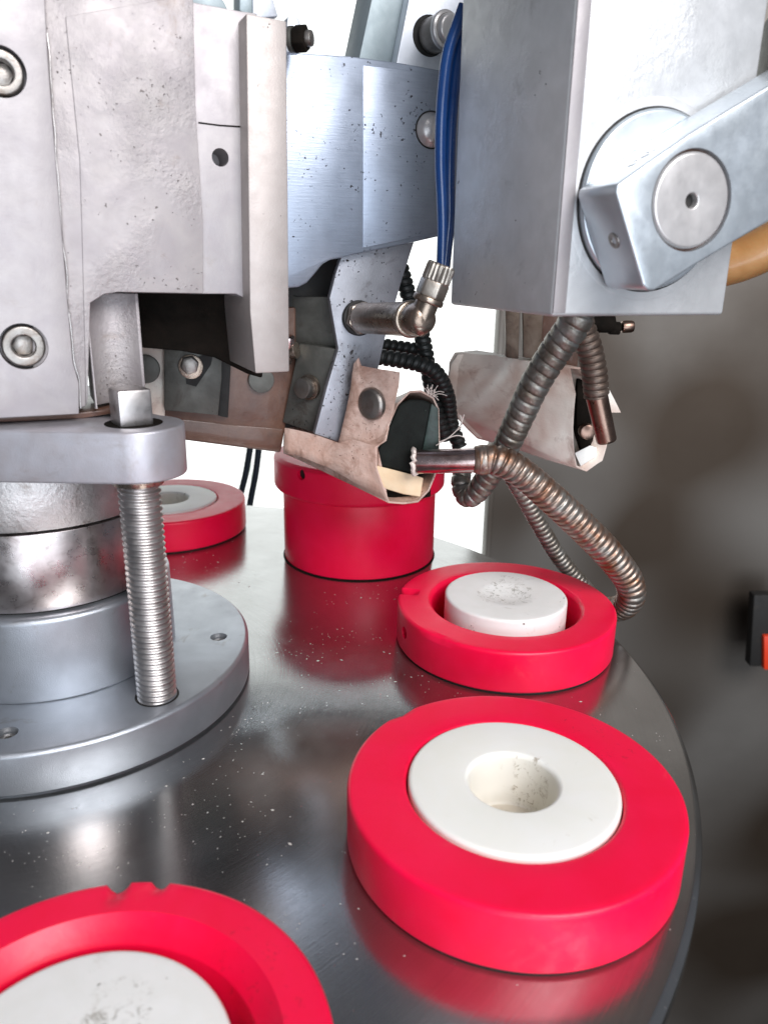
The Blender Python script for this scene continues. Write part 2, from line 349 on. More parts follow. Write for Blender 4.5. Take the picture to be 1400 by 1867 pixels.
# ------------------------------------------------------------------ red cup holders
H = 1.1716
def ang_to(pxy, k, z): p = U(*pxy, z=z); q = rc(k); return math.atan2(p.y-q.y, p.x-q.x)
def wrap(a): return (a+math.pi) % (2*math.pi)-math.pi
def red_ring(bore, chips=(), chamfer=.05, seed=0, inner_ch=.05, scars=()):
    def fn(r, z, t):
        k = noise.noise(V((math.cos(t)*2.2+seed, math.sin(t)*2.2, z*.8)))
        r2, z2 = r+.012*k, z
        for ca, w, d, inn in chips:
            q = abs(wrap(t-ca))/w
            if q < 1:
                g = (1-q**3)*(1+.25*noise.noise(V((t*40, seed, 0))))
                if z > H-.4 and r > 3-inn: z2 -= d*g*min(1, (r-3+inn)/inn+.2)
                if z > H-.4 and r > 2.85: r2 -= d*.5*g
        for ca, w in scars:
            q = abs(wrap(t-ca))/w
            if q < 1 and z > H-.14 and r > 2.9: r2 -= .05*(1-q)*(1+noise.noise(V((t*90, 0, 0)))); z2 -= .03*(1-q)
        return r2, z2
    pr = [(bore, .02), (2.93, .02), (3.0, .08), (3.0, H-.35), (3.0, H-.2), (3.0, H-chamfer), (3-chamfer, H), (2.8, H), (2.65, H), (2.4, H), (bore+inner_ch, H), (bore, H-inner_ch*1.2), (bore, .02)]
    return lathe(rnd(pr, .03, 2), (0, 0, 0), n=256, fn=fn)
def seat_ring(): return lathe(rnd([(0, .004), (2.95, .004), (2.95, .03), (0, .03)], .01, 1), (0, 0, 0), n=96)
def puck(r, top, hole=0, depth=.8, dish=0, lip=.10):
    if hole:
        pr = [(r, .03), (r, top), (hole+lip*.6, top), (hole, top-lip*.6), (hole*.97, top-depth), (0, top-depth)]
    elif dish:
        pr = [(r, .03), (r, top), (dish*1.25, top), (dish*.9, top-.05), (dish*.3, top-.12), (0, top-.13)]
    else: pr = [(r, .03), (r, top), (0, top)]
    return lathe(rnd(pr, .09, 4), (0, 0, 0), n=128)
GR = 'red nylon cup holders around the rotary table'
def holder(k, label, ring, ins, seat=True, insmat=M_white, insz=0.):
    t = thing('cup_holder', label, 'cup holder', rc(k), GR); WL[t.name] = V((0, 0, 0))
    obj('red_ring', ring, M_red, t); obj('insert', ins, insmat, t, 'white nylon insert')
    obj('gasket', seat_ring(), M_hole, t)
    return t
h1 = holder(0, 'nearest red holder at right with white insert and open centre hole', red_ring(1.93, seed=1, scars=((2.3, .12),)), puck(1.90, H+.05, .80, 1.12))
obj('hole_floor', lathe([(0, .11), (.775, .11)], n=64), M_beige, h1)
hs = lathe(rnd([(0, .12), (.045, .12), (.045, .18), (0, .18)], .01, 1), (.0, -.25, 0), n=8)
obj('crumb', hs, M_hole, h1)
a2 = ang_to((745, 1078), 1, H)
h2 = holder(1, 'red holder behind the nearest one with raised white puck dimpled in its centre',
            red_ring(2.04, chips=((a2, .075, .36, .5),), seed=3, inner_ch=.09, scars=((ang_to((800, 1160), 1, H), .22),)), puck(1.68, H+.22, dish=.60), insmat=M_whited)
cut(h2.children[0] if h2.children[0].name.startswith('red') else [c for c in h2.children if c.name.startswith('red')][0],
    [lathe([(0, -1), (.17, -1), (.17, .3), (0, .3)], V((3.0*math.cos(-2.80), 3.0*math.sin(-2.80), .66)), (math.cos(-2.80), math.sin(-2.80), 0), 24)])
d = V((math.cos(-2.80), math.sin(-2.80), 0))
obj('hole_shade_disc', lathe([(0, .0), (.175, 0)], d*2.84+V((0, 0, .66)), d, 24), M_hole, h2)  # black disc paints the shade down the set screw hole
obj('set_screw', lathe(rnd([(0, .0), (.05, 0), (.05, .0), (.10, .0), (.10, -.2), (0, -.2)], .01, 2), d*2.9+V((0, 0, .66)), d, 20), M_bolt, h2)
a5 = [ang_to(p, -1, H) for p in ((215, 1620), (285, 1615))]
h5 = holder(-1, 'chipped red holder cut off at the bottom left with plain white puck',
            red_ring(2.12, chips=((a5[0], .05, .12, .35), (a5[1]-.015, .04, .09, .25)), seed=5, inner_ch=.28), puck(1.79, H-.02), insmat=M_whited)
h4 = h1.copy(); COL.objects.link(h4); h4.location = rc(3); h4['label'] = 'small far red holder behind the threaded adjusting screw'
for c in h1.children:
    if c.name.startswith('crumb'): continue
    q = c.copy(); COL.objects.link(q); q.parent = h4
# raised holder
t = thing('cup_holder', 'tall raised red holder standing under the heater jaw', 'cup holder', rc(2), GR); WL[t.name] = V((0, 0, 0))
zf = 2.617; zt = zf+H
bd = obj('body', lathe(rnd([(0, .0), (2.70, 0), (2.70, zf+.03), (0, zf+.03)], .03, 2), (0, 0, 0), n=160), M_red, t)
rg = obj('red_ring', lathe(rnd([(1.9, zf), (2.9, zf), (3.0, zf+.12), (3.0, zt-.12), (2.86, zt), (1.98, zt), (1.93, zt-.05), (1.93, zf)], .04, 2), (0, 0, 0), n=200), M_red, t)
ah = ang_to((549, 866), 2, zf+.6)
ah = math.atan2(U(549, 866, Y=24.0).y-rc(2).y, U(549, 866, Y=24.0).x-rc(2).x); ah = math.atan2(-math.sqrt(max(.01, 9-(U(549, 866, Y=24).x-rc(2).x)**2)), U(549, 866, Y=24).x-rc(2).x)
d = V((math.cos(ah), math.sin(ah), 0)); zh = U(549, 866, Y=rc(2).y+3*d.y).z
cut(rg, [lathe([(0, -1), (.17, -1), (.17, .3), (0, .3)], d*3.0+V((0, 0, zh)), d, 24)])
obj('hole_shade_disc', lathe([(0, 0), (.18, 0)], d*2.86+V((0, 0, zh)), d, 24), M_hole, t)  # black disc, shade painted inside the side hole
obj('insert', puck(1.9, zt-.02, .8, .7), M_white, t)
obj('seal_lip', lathe(rnd([(2.6, 0.003), (2.75, .003), (2.75, .02), (2.70, .05)], .02, 2), (0, 0, 0), n=128), M_dark, t)

# ------------------------------------------------------------------ turret column
tc_ = thing('turret_column', 'stepped steel column rising from a wide round flange at the left', 'column', C)
fl = obj('flange_disc', lathe(rnd([(0, .004), (4.5, .004), (4.5, .06), (4.61, .07), (4.61, .93), (4.54, 1.0), (0, 1.0)], .03, 2), C, n=200), M_flange, tc_)
obj('boss', lathe(rnd([(2.4, 1.0), (2.78, 1.0), (2.76, 2.86), (2.68, 2.94), (2.3, 2.94)], .05, 3), C, n=128), M_flange, tc_)
obj('groove_ring', lathe([(2.4, 2.85), (2.44, 2.85), (2.44, 3.03), (2.3, 3.03)], C, n=96), M_hole, tc_)
obj('polished_sleeve', lathe(rnd([(2.2, 3.0), (2.52, 3.0), (2.52, 4.72), (2.3, 4.74)], .03, 2), C, n=128), M_polish, tc_)
obj('worn_collar', lathe(rnd([(2.3, 4.78), (2.60, 4.80), (2.62, 6.05), (2.2, 6.05)], .04, 2), C, n=128), M_collar, tc_)
for (x, y) in ((399, 1161), (14, 1336)):
    p = U(x, y, z=1.0)
    cut(fl, [lathe([(0, -.3), (.21, -.3), (.21, .2), (0, .2)], p, n=32)])
    s = obj('flange_screw', lathe(rnd([(.07, -.24), (.07, -.12), (.17, -.12), (.17, -.29), (0, -.29)], .015, 2), p, n=24), M_bolt, tc_)

# adjusting screw
sp = V((-4.90, 14.81, 0))
sc = thing('adjusting_screw', 'long threaded adjusting screw with square head standing on the flange', 'screw', sp+V((0, 0, 1)))
bm = bmesh.new(); n = 40; pitch = .128; stp = pitch/8; zz = 1.0; rings = []; R0 = .425
for i in range(int((5.86-1.0)/stp)+1):
    ring = []
    for k in range(n):
        a = 2*math.pi*k/n; ph = (i/8 + k/n) % 1; tri = abs(2*ph-1)
        r = R0 - .060*(.5-.5*math.cos(math.pi*tri*1.0))
        ring.append(bm.verts.new(sp+V((r*math.cos(a), r*math.sin(a), zz+i*stp))))
    rings.append(ring)
for a, b in zip(rings, rings[1:]):
    for k in range(n): bm.faces.new((a[k], a[(k+1) % n], b[(k+1) % n], b[k]))
bm.faces.new(rings[0][::-1]); bm.faces.new(rings[-1])
obj('thread', bm, M_screw, sc, ang=60)
obj('washer', lathe(rnd([(0, 5.84), (.50, 5.84), (.52, 6.0), (.52, 6.05), (0, 6.05)], .02, 2), sp, n=48), M_brass, sc)
obj('entry_hole', lathe([(.42, 1.003), (.47, 1.003), (.47, 1.006), (.42, 1.006)], sp, n=48), M_hole, sc)
hexm = hexa(sp+V((-.03, 0, 7.0)), (0, 0, 1), .46, .74, .06, n=4, rot=R(80))
obj('square_head', hexm, M_screw, sc)
obj('recess', lathe([(0, 7.054), (.55, 7.054), (.55, 7.058), (0, 7.058)], sp, n=48), M_dark, sc)
# bracket plate with rounded end
bp = thing('bracket_plate', 'thick silver clamp plate with rounded end around the square screw head', 'bracket', (-7, 15, 6.05))
pts = []
for i in range(17):
    a = R(-90 + 165*i/16); pts.append(V((sp.x+.06+.90*math.cos(a), sp.y+.90*math.sin(a), 7.05)))
pts += [V((-6.4, 17.2, 7.05)), V((-7.0, 19.4, 7.05)), V((-12, 19.6, 7.05)), V((-12, 13.91, 7.05))]
obj('plate', prism(pts, (0, 0, -1.0), .05, 3), M_bplate, bp)

# ------------------------------------------------------------------ left casting (faces turned 25 deg)
TH = R(25); dC = V((math.cos(TH), math.sin(TH), 0)); nC = V((math.sin(TH), -math.cos(TH), 0)); PC = V((-5.97, 14.86, 7.2))
def UC(x, y, o=0.): return U(x, y, PC+nC*o, nC)
cs = thing('cast_housing', 'large pale cast metal housing block at upper left with dark undercut', 'housing', PC)
def panel(name, px, o, th, m, w=.04, par=cs, f=UC, n=nC, seg=2, **k):
    return obj(name, prism([f(x, y, o) for x, y in px], -n*th, w, seg), m, par, **k)
cv = panel('cover_plate', [(-140, -60), (80, -60), (88, 100), (98, 230), (112, 400), (125, 560), (134, 660), (145, 700), (145, 755), (-140, 770)], .12, .5, M_cover, .03)
mb = panel('casting_body', [(60, -60), (352, -60), (358, 200), (370, 400), (371, 536), (215, 533), (190, 537), (164, 553), (158, 742), (60, 750)], -.02, 3.0, M_cast, .05)
panel('raised_face', [(120, 30), (352, -10), (357, 200), (370, 400), (371, 535), (215, 532), (190, 536), (165, 552), (160, 735), (158, 735), (150, 420), (146, 290)], .02, .3, M_cast, .05, seg=3)
hp = panel('slotted_face', [(345, 2), (440, 20), (470, 24), (470, 545), (455, 548), (430, 536), (345, 536)], -.12, 2.0, M_cover, .03)
cut(hp, [lathe([(0, -.8), (.165, -.8), (.165, .4), (0, .4)], UC(402, 287, -.12), nC, 32)])
gb = bmesh.new()
panel('scribed_line', [(362, 222), (400, 227), (446, 230), (446, 233), (400, 230), (362, 225)], -.112, .02, M_dark, 0)
panel('guide_bar', [(449, 24), (523, 38), (528, 678), (466, 681), (456, 566)], .42, 2.6, M_bar, .035)
# leg: rounded web beside the undercut
wl, wr = UC(164, 600, -.03), UC(257, 600, -.45); wc = (wl+wr)/2+nC*.10; wr_ = (wr-wl).length/2; wd = (wr-wl).normalized(); wn = V((-wd.y, wd.x, 0))
if wn.dot(nC) > 0: wn = -wn
arc = [wc+wd*(-wr_*math.cos(R(a)))+wn*(wr_*1.0*math.sin(R(a))) for a in range(12, 169, 12)]
pp = [wl]+arc+[wr, wr-nC*1.4, wl-nC*1.6]
obj('hollow_web', prism([V((q.x, q.y, 7.28)) for q in pp], (0, 0, 2.16), .01), M_cast, cs)
panel('painted_shade_block', [(235, 500), (480, 500), (480, 690), (452, 682), (392, 652), (330, 640), (235, 632)], -1.7, 1.2, M_dark, .06)  # near-black block paints the shade at the back of the undercut
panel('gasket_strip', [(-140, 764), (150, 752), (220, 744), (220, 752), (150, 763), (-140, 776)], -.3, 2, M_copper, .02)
for (x, y, r) in ((2, 130, .40), (44, 632, .42)):
    p = UC(x, y, .12)
    cut(cv, [lathe([(0, -.42), (r, -.42), (r, .3), (0, .3)], p, nC, 40)])
    s = obj('socket_screw', lathe(rnd([(.19, -.3), (.20, -.03), (.36*r/.42, -.03), (.375*r/.42, -.09), (.375*r/.42, -.42)], .03, 3), p, nC, 40), M_bolt, cs)
    obj('hex_socket', hexa(p-nC*.38, nC, .2, .12, .01), M_bolt, s)
gp_ = [UC(x, y, .05) for x, y in ((88, 60), (94, 150), (99, 230), (106, 320), (113, 400), (120, 480), (126, 560), (131, 620), (136, 665), (146, 700), (147, 750))]
gm = sweep(cr(gp_, 6), .016, 8)
for v in gm.verts: v.co += V((noise.noise(v.co*2.2), 0, 0))*.03 - nC*.03*max(0, noise.noise(v.co*1.7)+.05)
obj('joint_grime', gm, M_collar, cs)
# nut and hinge pieces on top of the housing
nt_ = thing('lock_nut', 'small dark hex lock nut on a stud above the blue grey arm', 'nut', UC(548, 92, -1))
pN = UC(528, 72, -1.0); aN = V((.93, -.25, 0))
obj('nut', hexa(pN+aN*.12, aN, .26, .26, .03, rot=.5), M_dark, nt_)
obj('washer', cyl(pN, aN, .24, .1, .02), M_clamp, nt_)
obj('stud', cyl(pN+aN*.3, aN, .15, .2, .03), M_bolt, nt_)
hg = thing('hinge_bracket', 'grey sheet metal lugs cut off above the pale housing top', 'bracket', UC(430, 20, -1.2))
obj('lug', prism([UC(x, y, -1.2) for x, y in ((437, -30), (461, -30), (461, 30), (437, 20))], -nC*.5, .03), M_bracket, hg)
obj('lug', prism([UC(x, y, -1.25) for x, y in ((461, -30), (497, -30), (499, 0), (508, 30), (461, 34))], -nC*.3, .03), M_bracketl, hg)
obj('lug', prism([UC(x, y, -1.6) for x, y in ((350, -30), (388, -30), (410, 4), (418, 22), (350, 12))], -nC*.6, .03), M_bracket, hg)
obj('lug', prism([UC(x, y, -1.6) for x, y in ((522, 60), (525, 30), (545, 32), (553, 60), (550, 95), (522, 95))], -nC*.3, .03), M_bracketl, hg)

# ------------------------------------------------------------------ arm and tool plate (turned 24 deg)
TA = R(24); dA = V((math.cos(TA), math.sin(TA), 0)); nA = V((math.sin(TA), -math.cos(TA), 0)); PA = V((-2.4, 19.0, 10))
def UA(x, y, o=0.): return U(x, y, PA+nA*o, nA)
ar = thing('support_arm', 'broad bluish brushed metal arm pitted with dark specks behind the guide bar', 'arm', PA)
panelA = lambda name, px, o, th, m, w=.04, par=ar, **k: panel(name, px, o, th, m, w, par, UA, nA, **k)
panelA('arm_body', [(470, 88), (525, 95), (640, 102), (735, 115), (800, 127), (860, 134), (860, 412), (800, 431), (740, 445), (650, 463), (622, 470), (603, 474), (588, 482), (574, 500), (560, 516), (545, 524), (470, 530)], 0, 2.0, M_arm, .05)
panelA('milled_step', [(662, 119), (735, 127), (860, 142), (860, 404), (800, 423), (662, 452)], .015, .3, M_arm, .01)
p = UA(786, 237, .015)
obj('button_bolt', lathe(rnd([(0, .24), (.13, .22), (.28, .15), (.39, .02), (.40, -.05)], .05, 3), p, nA, 40), M_turned, ar)
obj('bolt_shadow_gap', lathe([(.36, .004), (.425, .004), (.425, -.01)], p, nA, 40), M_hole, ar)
# upper bracket with pin
ub = thing('upper_bracket', 'two faced grey bracket with a shiny pin at the top centre', 'bracket', UA(700, 110, -1.6))
obj('side_plate', prism([UA(x, y, -1.6) for x, y in ((690, -60), (757, -60), (722, 118), (716, 130), (650, 130), (656, 100))], -nA*1.2, .04), M_bracket, ub)
ulp = obj('face_plate', prism([UA(x, y, -1.2) for x, y in ((757, -60), (900, -60), (900, 150), (712, 150), (722, 118))], -nA*.4, .04), M_bracketl, ub)
p = UA(786, 66, -1.2); ap = (nA + V((.25, 0, .03))).normalized()
obj('pin_hole', lathe([(0, .012), (.46, .012), (.46, -.1)], p-dA*.05, nA, 40), M_hole, ub)
obj('pin', cyl(p, ap, .40, .65, .03, 48), M_bolt, ub)
obj('pin_ring', lathe(rnd([(.30, .50), (.44, .50), (.44, .62), (.36, .66), (.30, .60)], .02, 2), p, ap, 48), M_turned, ub)
obj('pin_cap', lathe(rnd([(0, .80), (.30, .78), (.34, .70), (.34, .5)], .05, 3), p, ap, 48), M_turned, ub)

# tool plate below the arm
tp = thing('tool_plate', 'speckled pale plate hanging below the arm and carrying the elbow fitting', 'plate', UA(650, 620, -.4))
panelA('plate', [(632, 440), (772, 400), (756, 439), (734, 507), (701, 621), (690, 672), (684, 740), (640, 805), (616, 806), (574, 791), (598, 700), (617, 636), (609, 590), (601, 544), (612, 500)], -.4, .22, M_plate, .03, par=tp)
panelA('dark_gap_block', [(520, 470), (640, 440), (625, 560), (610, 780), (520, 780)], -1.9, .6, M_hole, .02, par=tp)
nG = V((-.35, -.94, 0)).normalized(); PG = UA(612, 640, -.55)
UG = lambda x, y, o=0.: U(x, y, PG+nG*o, nG)
gp = thing('side_clamp', 'grey bolted clamp plate left of the tool plate above the tape', 'clamp', UG(570, 700))
obj('upper_block', prism([UG(x, y, -.45) for x, y in ((520, 530), (540, 541), (606, 541), (612, 590), (622, 665), (545, 665), (520, 660))], -nG*.5, .03), M_clamp, gp)
obj('clamp_plate', prism([UG(x, y, -.1) for x, y in ((546, 626), (619, 637), (600, 712), (577, 791), (515, 770), (530, 700))], -nG*.4, .03), M_clamp, gp)
p = UG(566, 706, -.1)
ab = V((-.55, -.83, .02)).normalized()
obj('washer', cyl(p, ab, .34, .1, .02), M_brass, gp)
obj('bolt_head', cyl(p+ab*.1, ab, .27, .28, .05), M_bolt, gp)
br = thing('clamp_stud', 'small brass coloured stud beside the foot of the guide bar', 'stud', UG(535, 640, .1))
p = UG(520, 640, .1); obj('stud', cyl(p, V((.9, -.3, .1)), .22, .35, .04), M_brass, br)
obj('sleeve', cyl(p+V((0, 0, -.3)), V((.2, -.3, 1)), .16, .75, .04), M_tip, br)

# far dark clamp in the undercut
YB = 20.6; nB = V((.25, -.97, 0)).normalized(); PB = U(400, 720, Y=20.4)
UB = lambda x, y, o=0.: U(x, y, PB+nB*o, nB)
fb = thing('rear_jaw_bar', 'brown taped jaw bar in the shaded undercut behind the casting', 'bar', UB(420, 760))
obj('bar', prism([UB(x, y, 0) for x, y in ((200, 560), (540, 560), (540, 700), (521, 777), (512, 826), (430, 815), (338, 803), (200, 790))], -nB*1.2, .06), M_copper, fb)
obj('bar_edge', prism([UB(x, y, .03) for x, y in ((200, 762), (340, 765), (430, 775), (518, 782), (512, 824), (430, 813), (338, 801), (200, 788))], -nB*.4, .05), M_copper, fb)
obj('disc', cyl(UB(476, 692, 0), nB, .34, .14, .03), M_clamp, fb)
obj('disc', cyl(UB(266, 672, .1), nB, .36, .16, .03), M_clamp, fb)
obj('pad', prism([UB(x, y, .12) for x, y in ((240, 600), (301, 600), (301, 762), (240, 762))], -nB*.14, .02), M_tape2, fb)
sl = obj('slotted_plate', prism([UB(x, y, .38) for x, y in ((300, 600), (405, 600), (405, 690), (398, 757), (300, 748))], -nB*.3, .02), M_clamp, fb)
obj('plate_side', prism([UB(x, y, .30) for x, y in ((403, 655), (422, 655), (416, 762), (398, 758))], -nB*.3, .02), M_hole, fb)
sb = obj('washer', cyl(UB(348, 668, .38), nB, .31, .08, .02), M_brass, fb)
obj('slot', prism([UB(x, y, .40) for x, y in ((336, 660), (390, 640), (385, 665), (358, 705), (340, 700))], -nB*.02, 0), M_hole, fb)
obj('bolt_head', hexa(UB(346, 664, .46), nB, .24, .26, .04, rot=.2), M_bolt, fb)

# ------------------------------------------------------------------ heater jaw 1 (taped, open end toward the viewer)
def wobble(bm, amp, sc=.9, cuts=2):
    bmesh.ops.triangulate(bm, faces=[f for f in bm.faces if len(f.verts) > 4])
    bmesh.ops.subdivide_edges(bm, edges=bm.edges[:], cuts=cuts, use_grid_fill=True, smooth=0)
    for v in bm.verts: v.co += V((noise.noise(v.co*sc), noise.noise(v.co*sc+V((7, 0, 0))), noise.noise(v.co*sc+V((0, 9, 0)))))*amp
    return bm
YF = 19.2
jw = thing('heater_jaw', 'beige taped heater jaw above the raised holder with open end and round rivet', 'heater jaw', U(740, 905, Y=YF+.6))
def shell(outer_f, outer_b, th, amp=.03):
    """open-ended sleeve with real thickness"""
    bm = bmesh.new()
    cf = sum(outer_f, V())/len(outer_f); cb_ = sum(outer_b, V())/len(outer_b)
    of = [bm.verts.new(p) for p in outer_f]; ob = [bm.verts.new(p) for p in outer_b]
    inf = [bm.verts.new(p+(cf-p).normalized()*th) for p in outer_f]; inb = [bm.verts.new(p+(cb_-p).normalized()*th) for p in outer_b]
    n = len(of)
    for i in range(n):
        j = (i+1) % n
        bm.faces.new((of[i], of[j], ob[j], ob[i])); bm.faces.new((inf[j], inf[i], inb[i], inb[j]))
        bm.faces.new((of[j], of[i], inf[i], inf[j])); bm.faces.new((ob[i], ob[j], inb[j], inb[i]))
    bmesh.ops.subdivide_edges(bm, edges=bm.edges[:], cuts=2, use_grid_fill=True)
    for v in bm.verts: v.co += V((noise.noise(v.co*1.3), 0, noise.noise(v.co*1.3+V((7, 0, 0)))))*amp
    return bm
fr = [(748, 713), (768, 712), (790, 724), (800, 745), (802, 800), (800, 845), (793, 868), (782, 896), (763, 916), (735, 919), (708, 917), (698, 892), (684, 855), (684, 815), (702, 802), (709, 769), (726, 734)]
bk = [(690, 735), (715, 735), (745, 745), (760, 765), (765, 800), (760, 835), (740, 850), (700, 855), (640, 850), (580, 848), (545, 838), (517, 826), (517, 800), (520, 775), (560, 760), (600, 745), (650, 735)]
obj('tape_sleeve', shell([U(x, y, Y=YF+(.0 if y > 800 else .25)) for x, y in fr], [U(x, y, Y=YF+2.6) for x, y in bk], .05, .02), M_tape, jw, ang=60)
# vertical flap with rivet
fl_ = [(646, 664), (655, 652), (660, 668), (731, 680), (729, 705), (719, 741), (705, 784), (690, 812), (684, 852), (660, 868), (612, 835), (620, 795), (639, 704)]
def yflap(x, y): return YF+.25 - (x-680)*.004
fb_ = bmesh.new()
obj('tape_flap', wobble(loft([U(x, y, Y=yflap(x, y)) for x, y in fl_], [U(x, y, Y=yflap(x, y)+.09) for x, y in fl_]), .05, 1.3, 3), M_tape, jw, ang=85)
wrap_px = [(520, 778), (575, 792), (616, 806), (640, 800), (690, 815), (688, 850), (700, 895), (708, 916), (656, 884), (600, 852), (560, 838), (517, 828)]
obj('tape_wrap', wobble(loft([U(x, y, Y=YF+.02+max(0, (700-x))*.0045) for x, y in wrap_px], [U(x, y, Y=YF+.12+max(0, (700-x))*.0045) for x, y in wrap_px]), .06, 1.1, 3), M_tape, jw, ang=85)
pr_ = U(675, 737, Y=YF+.2); ar_ = V((-.62, -.78, -.03)).normalized()
obj('rivet', lathe(rnd([(0, .13), (.2, .12), (.36, .07), (.42, .0), (.42, -.1)], .03, 3), pr_, ar_, 40), M_bolt, jw, 'round steel rivet head')
hb = [(726, 738), (745, 728), (770, 728), (792, 738), (798, 800), (796, 850), (775, 862), (765, 870), (683, 848), (690, 815), (706, 785)]
obj('heater_block', loft([U(x, y, Y=YF+.15) for x, y in hb], [U(x, y, Y=YF+2.2) for x, y in hb], .07, 3), M_black, jw)
obj('heater_chamfer', loft([U(x, y, Y=YF+.08) for x, y in ((786, 735), (799, 745), (800, 850), (778, 852), (770, 820))], [U(x, y, Y=YF+.5) for x, y in ((786, 735), (799, 745), (800, 850), (778, 852), (770, 820))], .03), mat('verdigris black', (.012, .02, .017), (.04, .07, .06), rough=.45, vs=2.5), jw)
ip = [(684, 848), (740, 862), (772, 871), (766, 906), (735, 901), (695, 889)]
obj('insulating_pad', loft([U(x, y, Y=YF+.03) for x, y in ip], [U(x, y, Y=YF+1.8) for x, y in ip], .03), M_wood, jw, 'cream insulating pad')
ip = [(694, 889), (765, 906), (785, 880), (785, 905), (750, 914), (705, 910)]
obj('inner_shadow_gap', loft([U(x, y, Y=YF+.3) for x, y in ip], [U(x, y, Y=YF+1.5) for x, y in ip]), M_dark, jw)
def fibres(name, base, dirs, par, r=.012):
    bm = bmesh.new()
    for pts in dirs:
        b = sweep(cr([V(q) for q in pts], 5), r, 5); me = bpy.data.meshes.new('t'); b.to_mesh(me); b.free(); bm.from_mesh(me); bpy.data.meshes.remove(me)
    obj(name, bm, M_fibre, par, kind='stuff')
fd = []
for i in range(16):
    a = random.uniform(-2.6, .9); b0 = U(786+random.uniform(-8, 6), 720+random.uniform(-5, 5), Y=YF+.2); L = random.uniform(.12, .36)
    fd.append([b0, b0+V((math.cos(a)*L*.5, -.05, -math.sin(a)*L*.5+.04)), b0+V((math.cos(a)*L, -.1, -math.sin(a)*L))])
fibres('frayed_fibres', None, fd, jw, .010)
fd = [[U(795, 812, Y=YF), U(820, 796, Y=YF-.1), U(838, 777, Y=YF-.15), U(846, 755, Y=YF-.2)], [U(832, 785, Y=YF-.15), U(842, 776, Y=YF-.2), U(838, 752, Y=YF-.2)], [U(800, 806, Y=YF), U(832, 794, Y=YF-.1), U(852, 800, Y=YF-.1)]]
fibres('loose_threads', None, fd, jw, .014)

# cartridge tip and hose 1
def hose(label, pts, rad, m, pitch=.15, dep=.05, n=20, pw=4, tip=None, cat='hose', group='spiral metal hoses'):
    P = cr([U(x, y, Y=Y) for x, y, Y in pts], 14)
    t = thing('spiral_hose', label, cat, P[0], group)
    obj('sleeve', sweep(P, rad, n, (pitch, dep, pw)), m, t, ang=180)
    return t
h = hose('thick rusty steel spiral hose arching from the silver heater tip down past the table edge',
     [(872, 838, 18.7), (905, 838, 18.7), (945, 858, 18.8), (990, 895, 19.0), (1050, 950, 19.4), (1105, 1005, 19.8), (1142, 1052, 20.2), (1150, 1085, 20.5), (1132, 1108, 21.2), (1090, 1110, 22.5)],
     lambda u: .37+.05*math.sin(u*3.1), M_hose, .215, .075, 24)
tt = thing('heater_cartridge', 'shiny silver cartridge tube plugged into the black heater block', 'heater', U(755, 842, Y=18.8))
a, b = U(756, 842, Y=18.95), U(880, 839, Y=18.7)
obj('tube', lathe(rnd([(0, 0), (.27, 0), (.305, .06), (.305, (b-a).length-.06), (.29, (b-a).length), (0, (b-a).length)], .03, 2), a, b-a, 48), M_tip, tt)
obj('crimp_collar', lathe(rnd([(0, -.12), (.33, -.12), (.36, 0), (.38, .12), (.36, .26), (0, .26)], .03, 2), U(872, 838, Y=18.7), V((1, 0, -.02)), 40), M_hose, tt)
obj('white_packing', lathe([(.20, -.05), (.33, -.06), (.37, -.01), (.34, .05), (.30, .05)], a, b-a, 40, fn=lambda q, z, t: (q*(1+.16*noise.noise(V((math.cos(t)*5, math.sin(t)*5, z*9)))), z+.09*noise.noise(V((math.cos(t)*4, math.sin(t)*4, 3))))), M_fibre, tt)

hose('grey steel spiral hose hanging from under the steel block and curling beneath the silver tip',
     [(1060, 545, 18.2), (1046, 590, 18.3), (1012, 640, 18.6), (975, 700, 18.9), (945, 765, 19.3), (922, 815, 19.7), (895, 860, 20.2), (868, 898, 20.6), (850, 905, 20.9), (840, 880, 21.2), (846, 845, 21.6), (850, 825, 21.8)],
     lambda u: .40-.08*u if u < .6 else .37-.12*(u-.6)/.4, M_hoseg, .27, .075, 24, 7)
hose('thin grey spiral hose running down behind the table from the rusty one',
     [(930, 862, 22.0), (955, 905, 22.3), (985, 960, 22.8), (1018, 1015, 23.4), (1060, 1065, 24.0), (1100, 1110, 24.6)], .27, M_hoseg, .20, .06, 20)
h4_ = hose('short brown spiral hose ending in a metal tip at the right taped jaw',
     [(1048, 555, 20.2), (1062, 600, 20.2), (1075, 640, 20.3), (1083, 680, 20.4), (1087, 722, 20.5)], .34, M_hoseb, .19, .06, 22)
a, b = U(1086, 716, Y=20.5), U(1106, 806, Y=20.5)
obj('metal_tip', lathe(rnd([(0, 0), (.31, 0), (.29, .1), (.27, (b-a).length-.05), (.24, (b-a).length), (0, (b-a).length)], .03, 2), a, b-a, 40), M_tipd, h4_)
GB = 'black ribbed conduits behind the elbow fitting'
hose('black ribbed conduit dropping behind the elbow fitting', [(728, 480, 22.6), (742, 530, 22.6), (762, 585, 22.6), (775, 640, 22.6), (785, 700, 22.7), (800, 760, 22.8), (812, 800, 23.0)], .24, M_hosek, .19, .06, 18, group=GB)
hose('black ribbed conduit running level just above the taped flap', [(670, 648, 22.0), (720, 655, 22.0), (765, 664, 22.0), (795, 680, 22.2), (815, 720, 22.6), (822, 770, 23), (838, 815, 23)], .235, M_hosek, .19, .06, 18, group=GB)
hose('black ribbed conduit passing level behind the elbow corner', [(690, 628, 22.8), (735, 634, 22.8), (775, 640, 22.8)], .20, M_hosek, .19, .06, 18, group=GB)

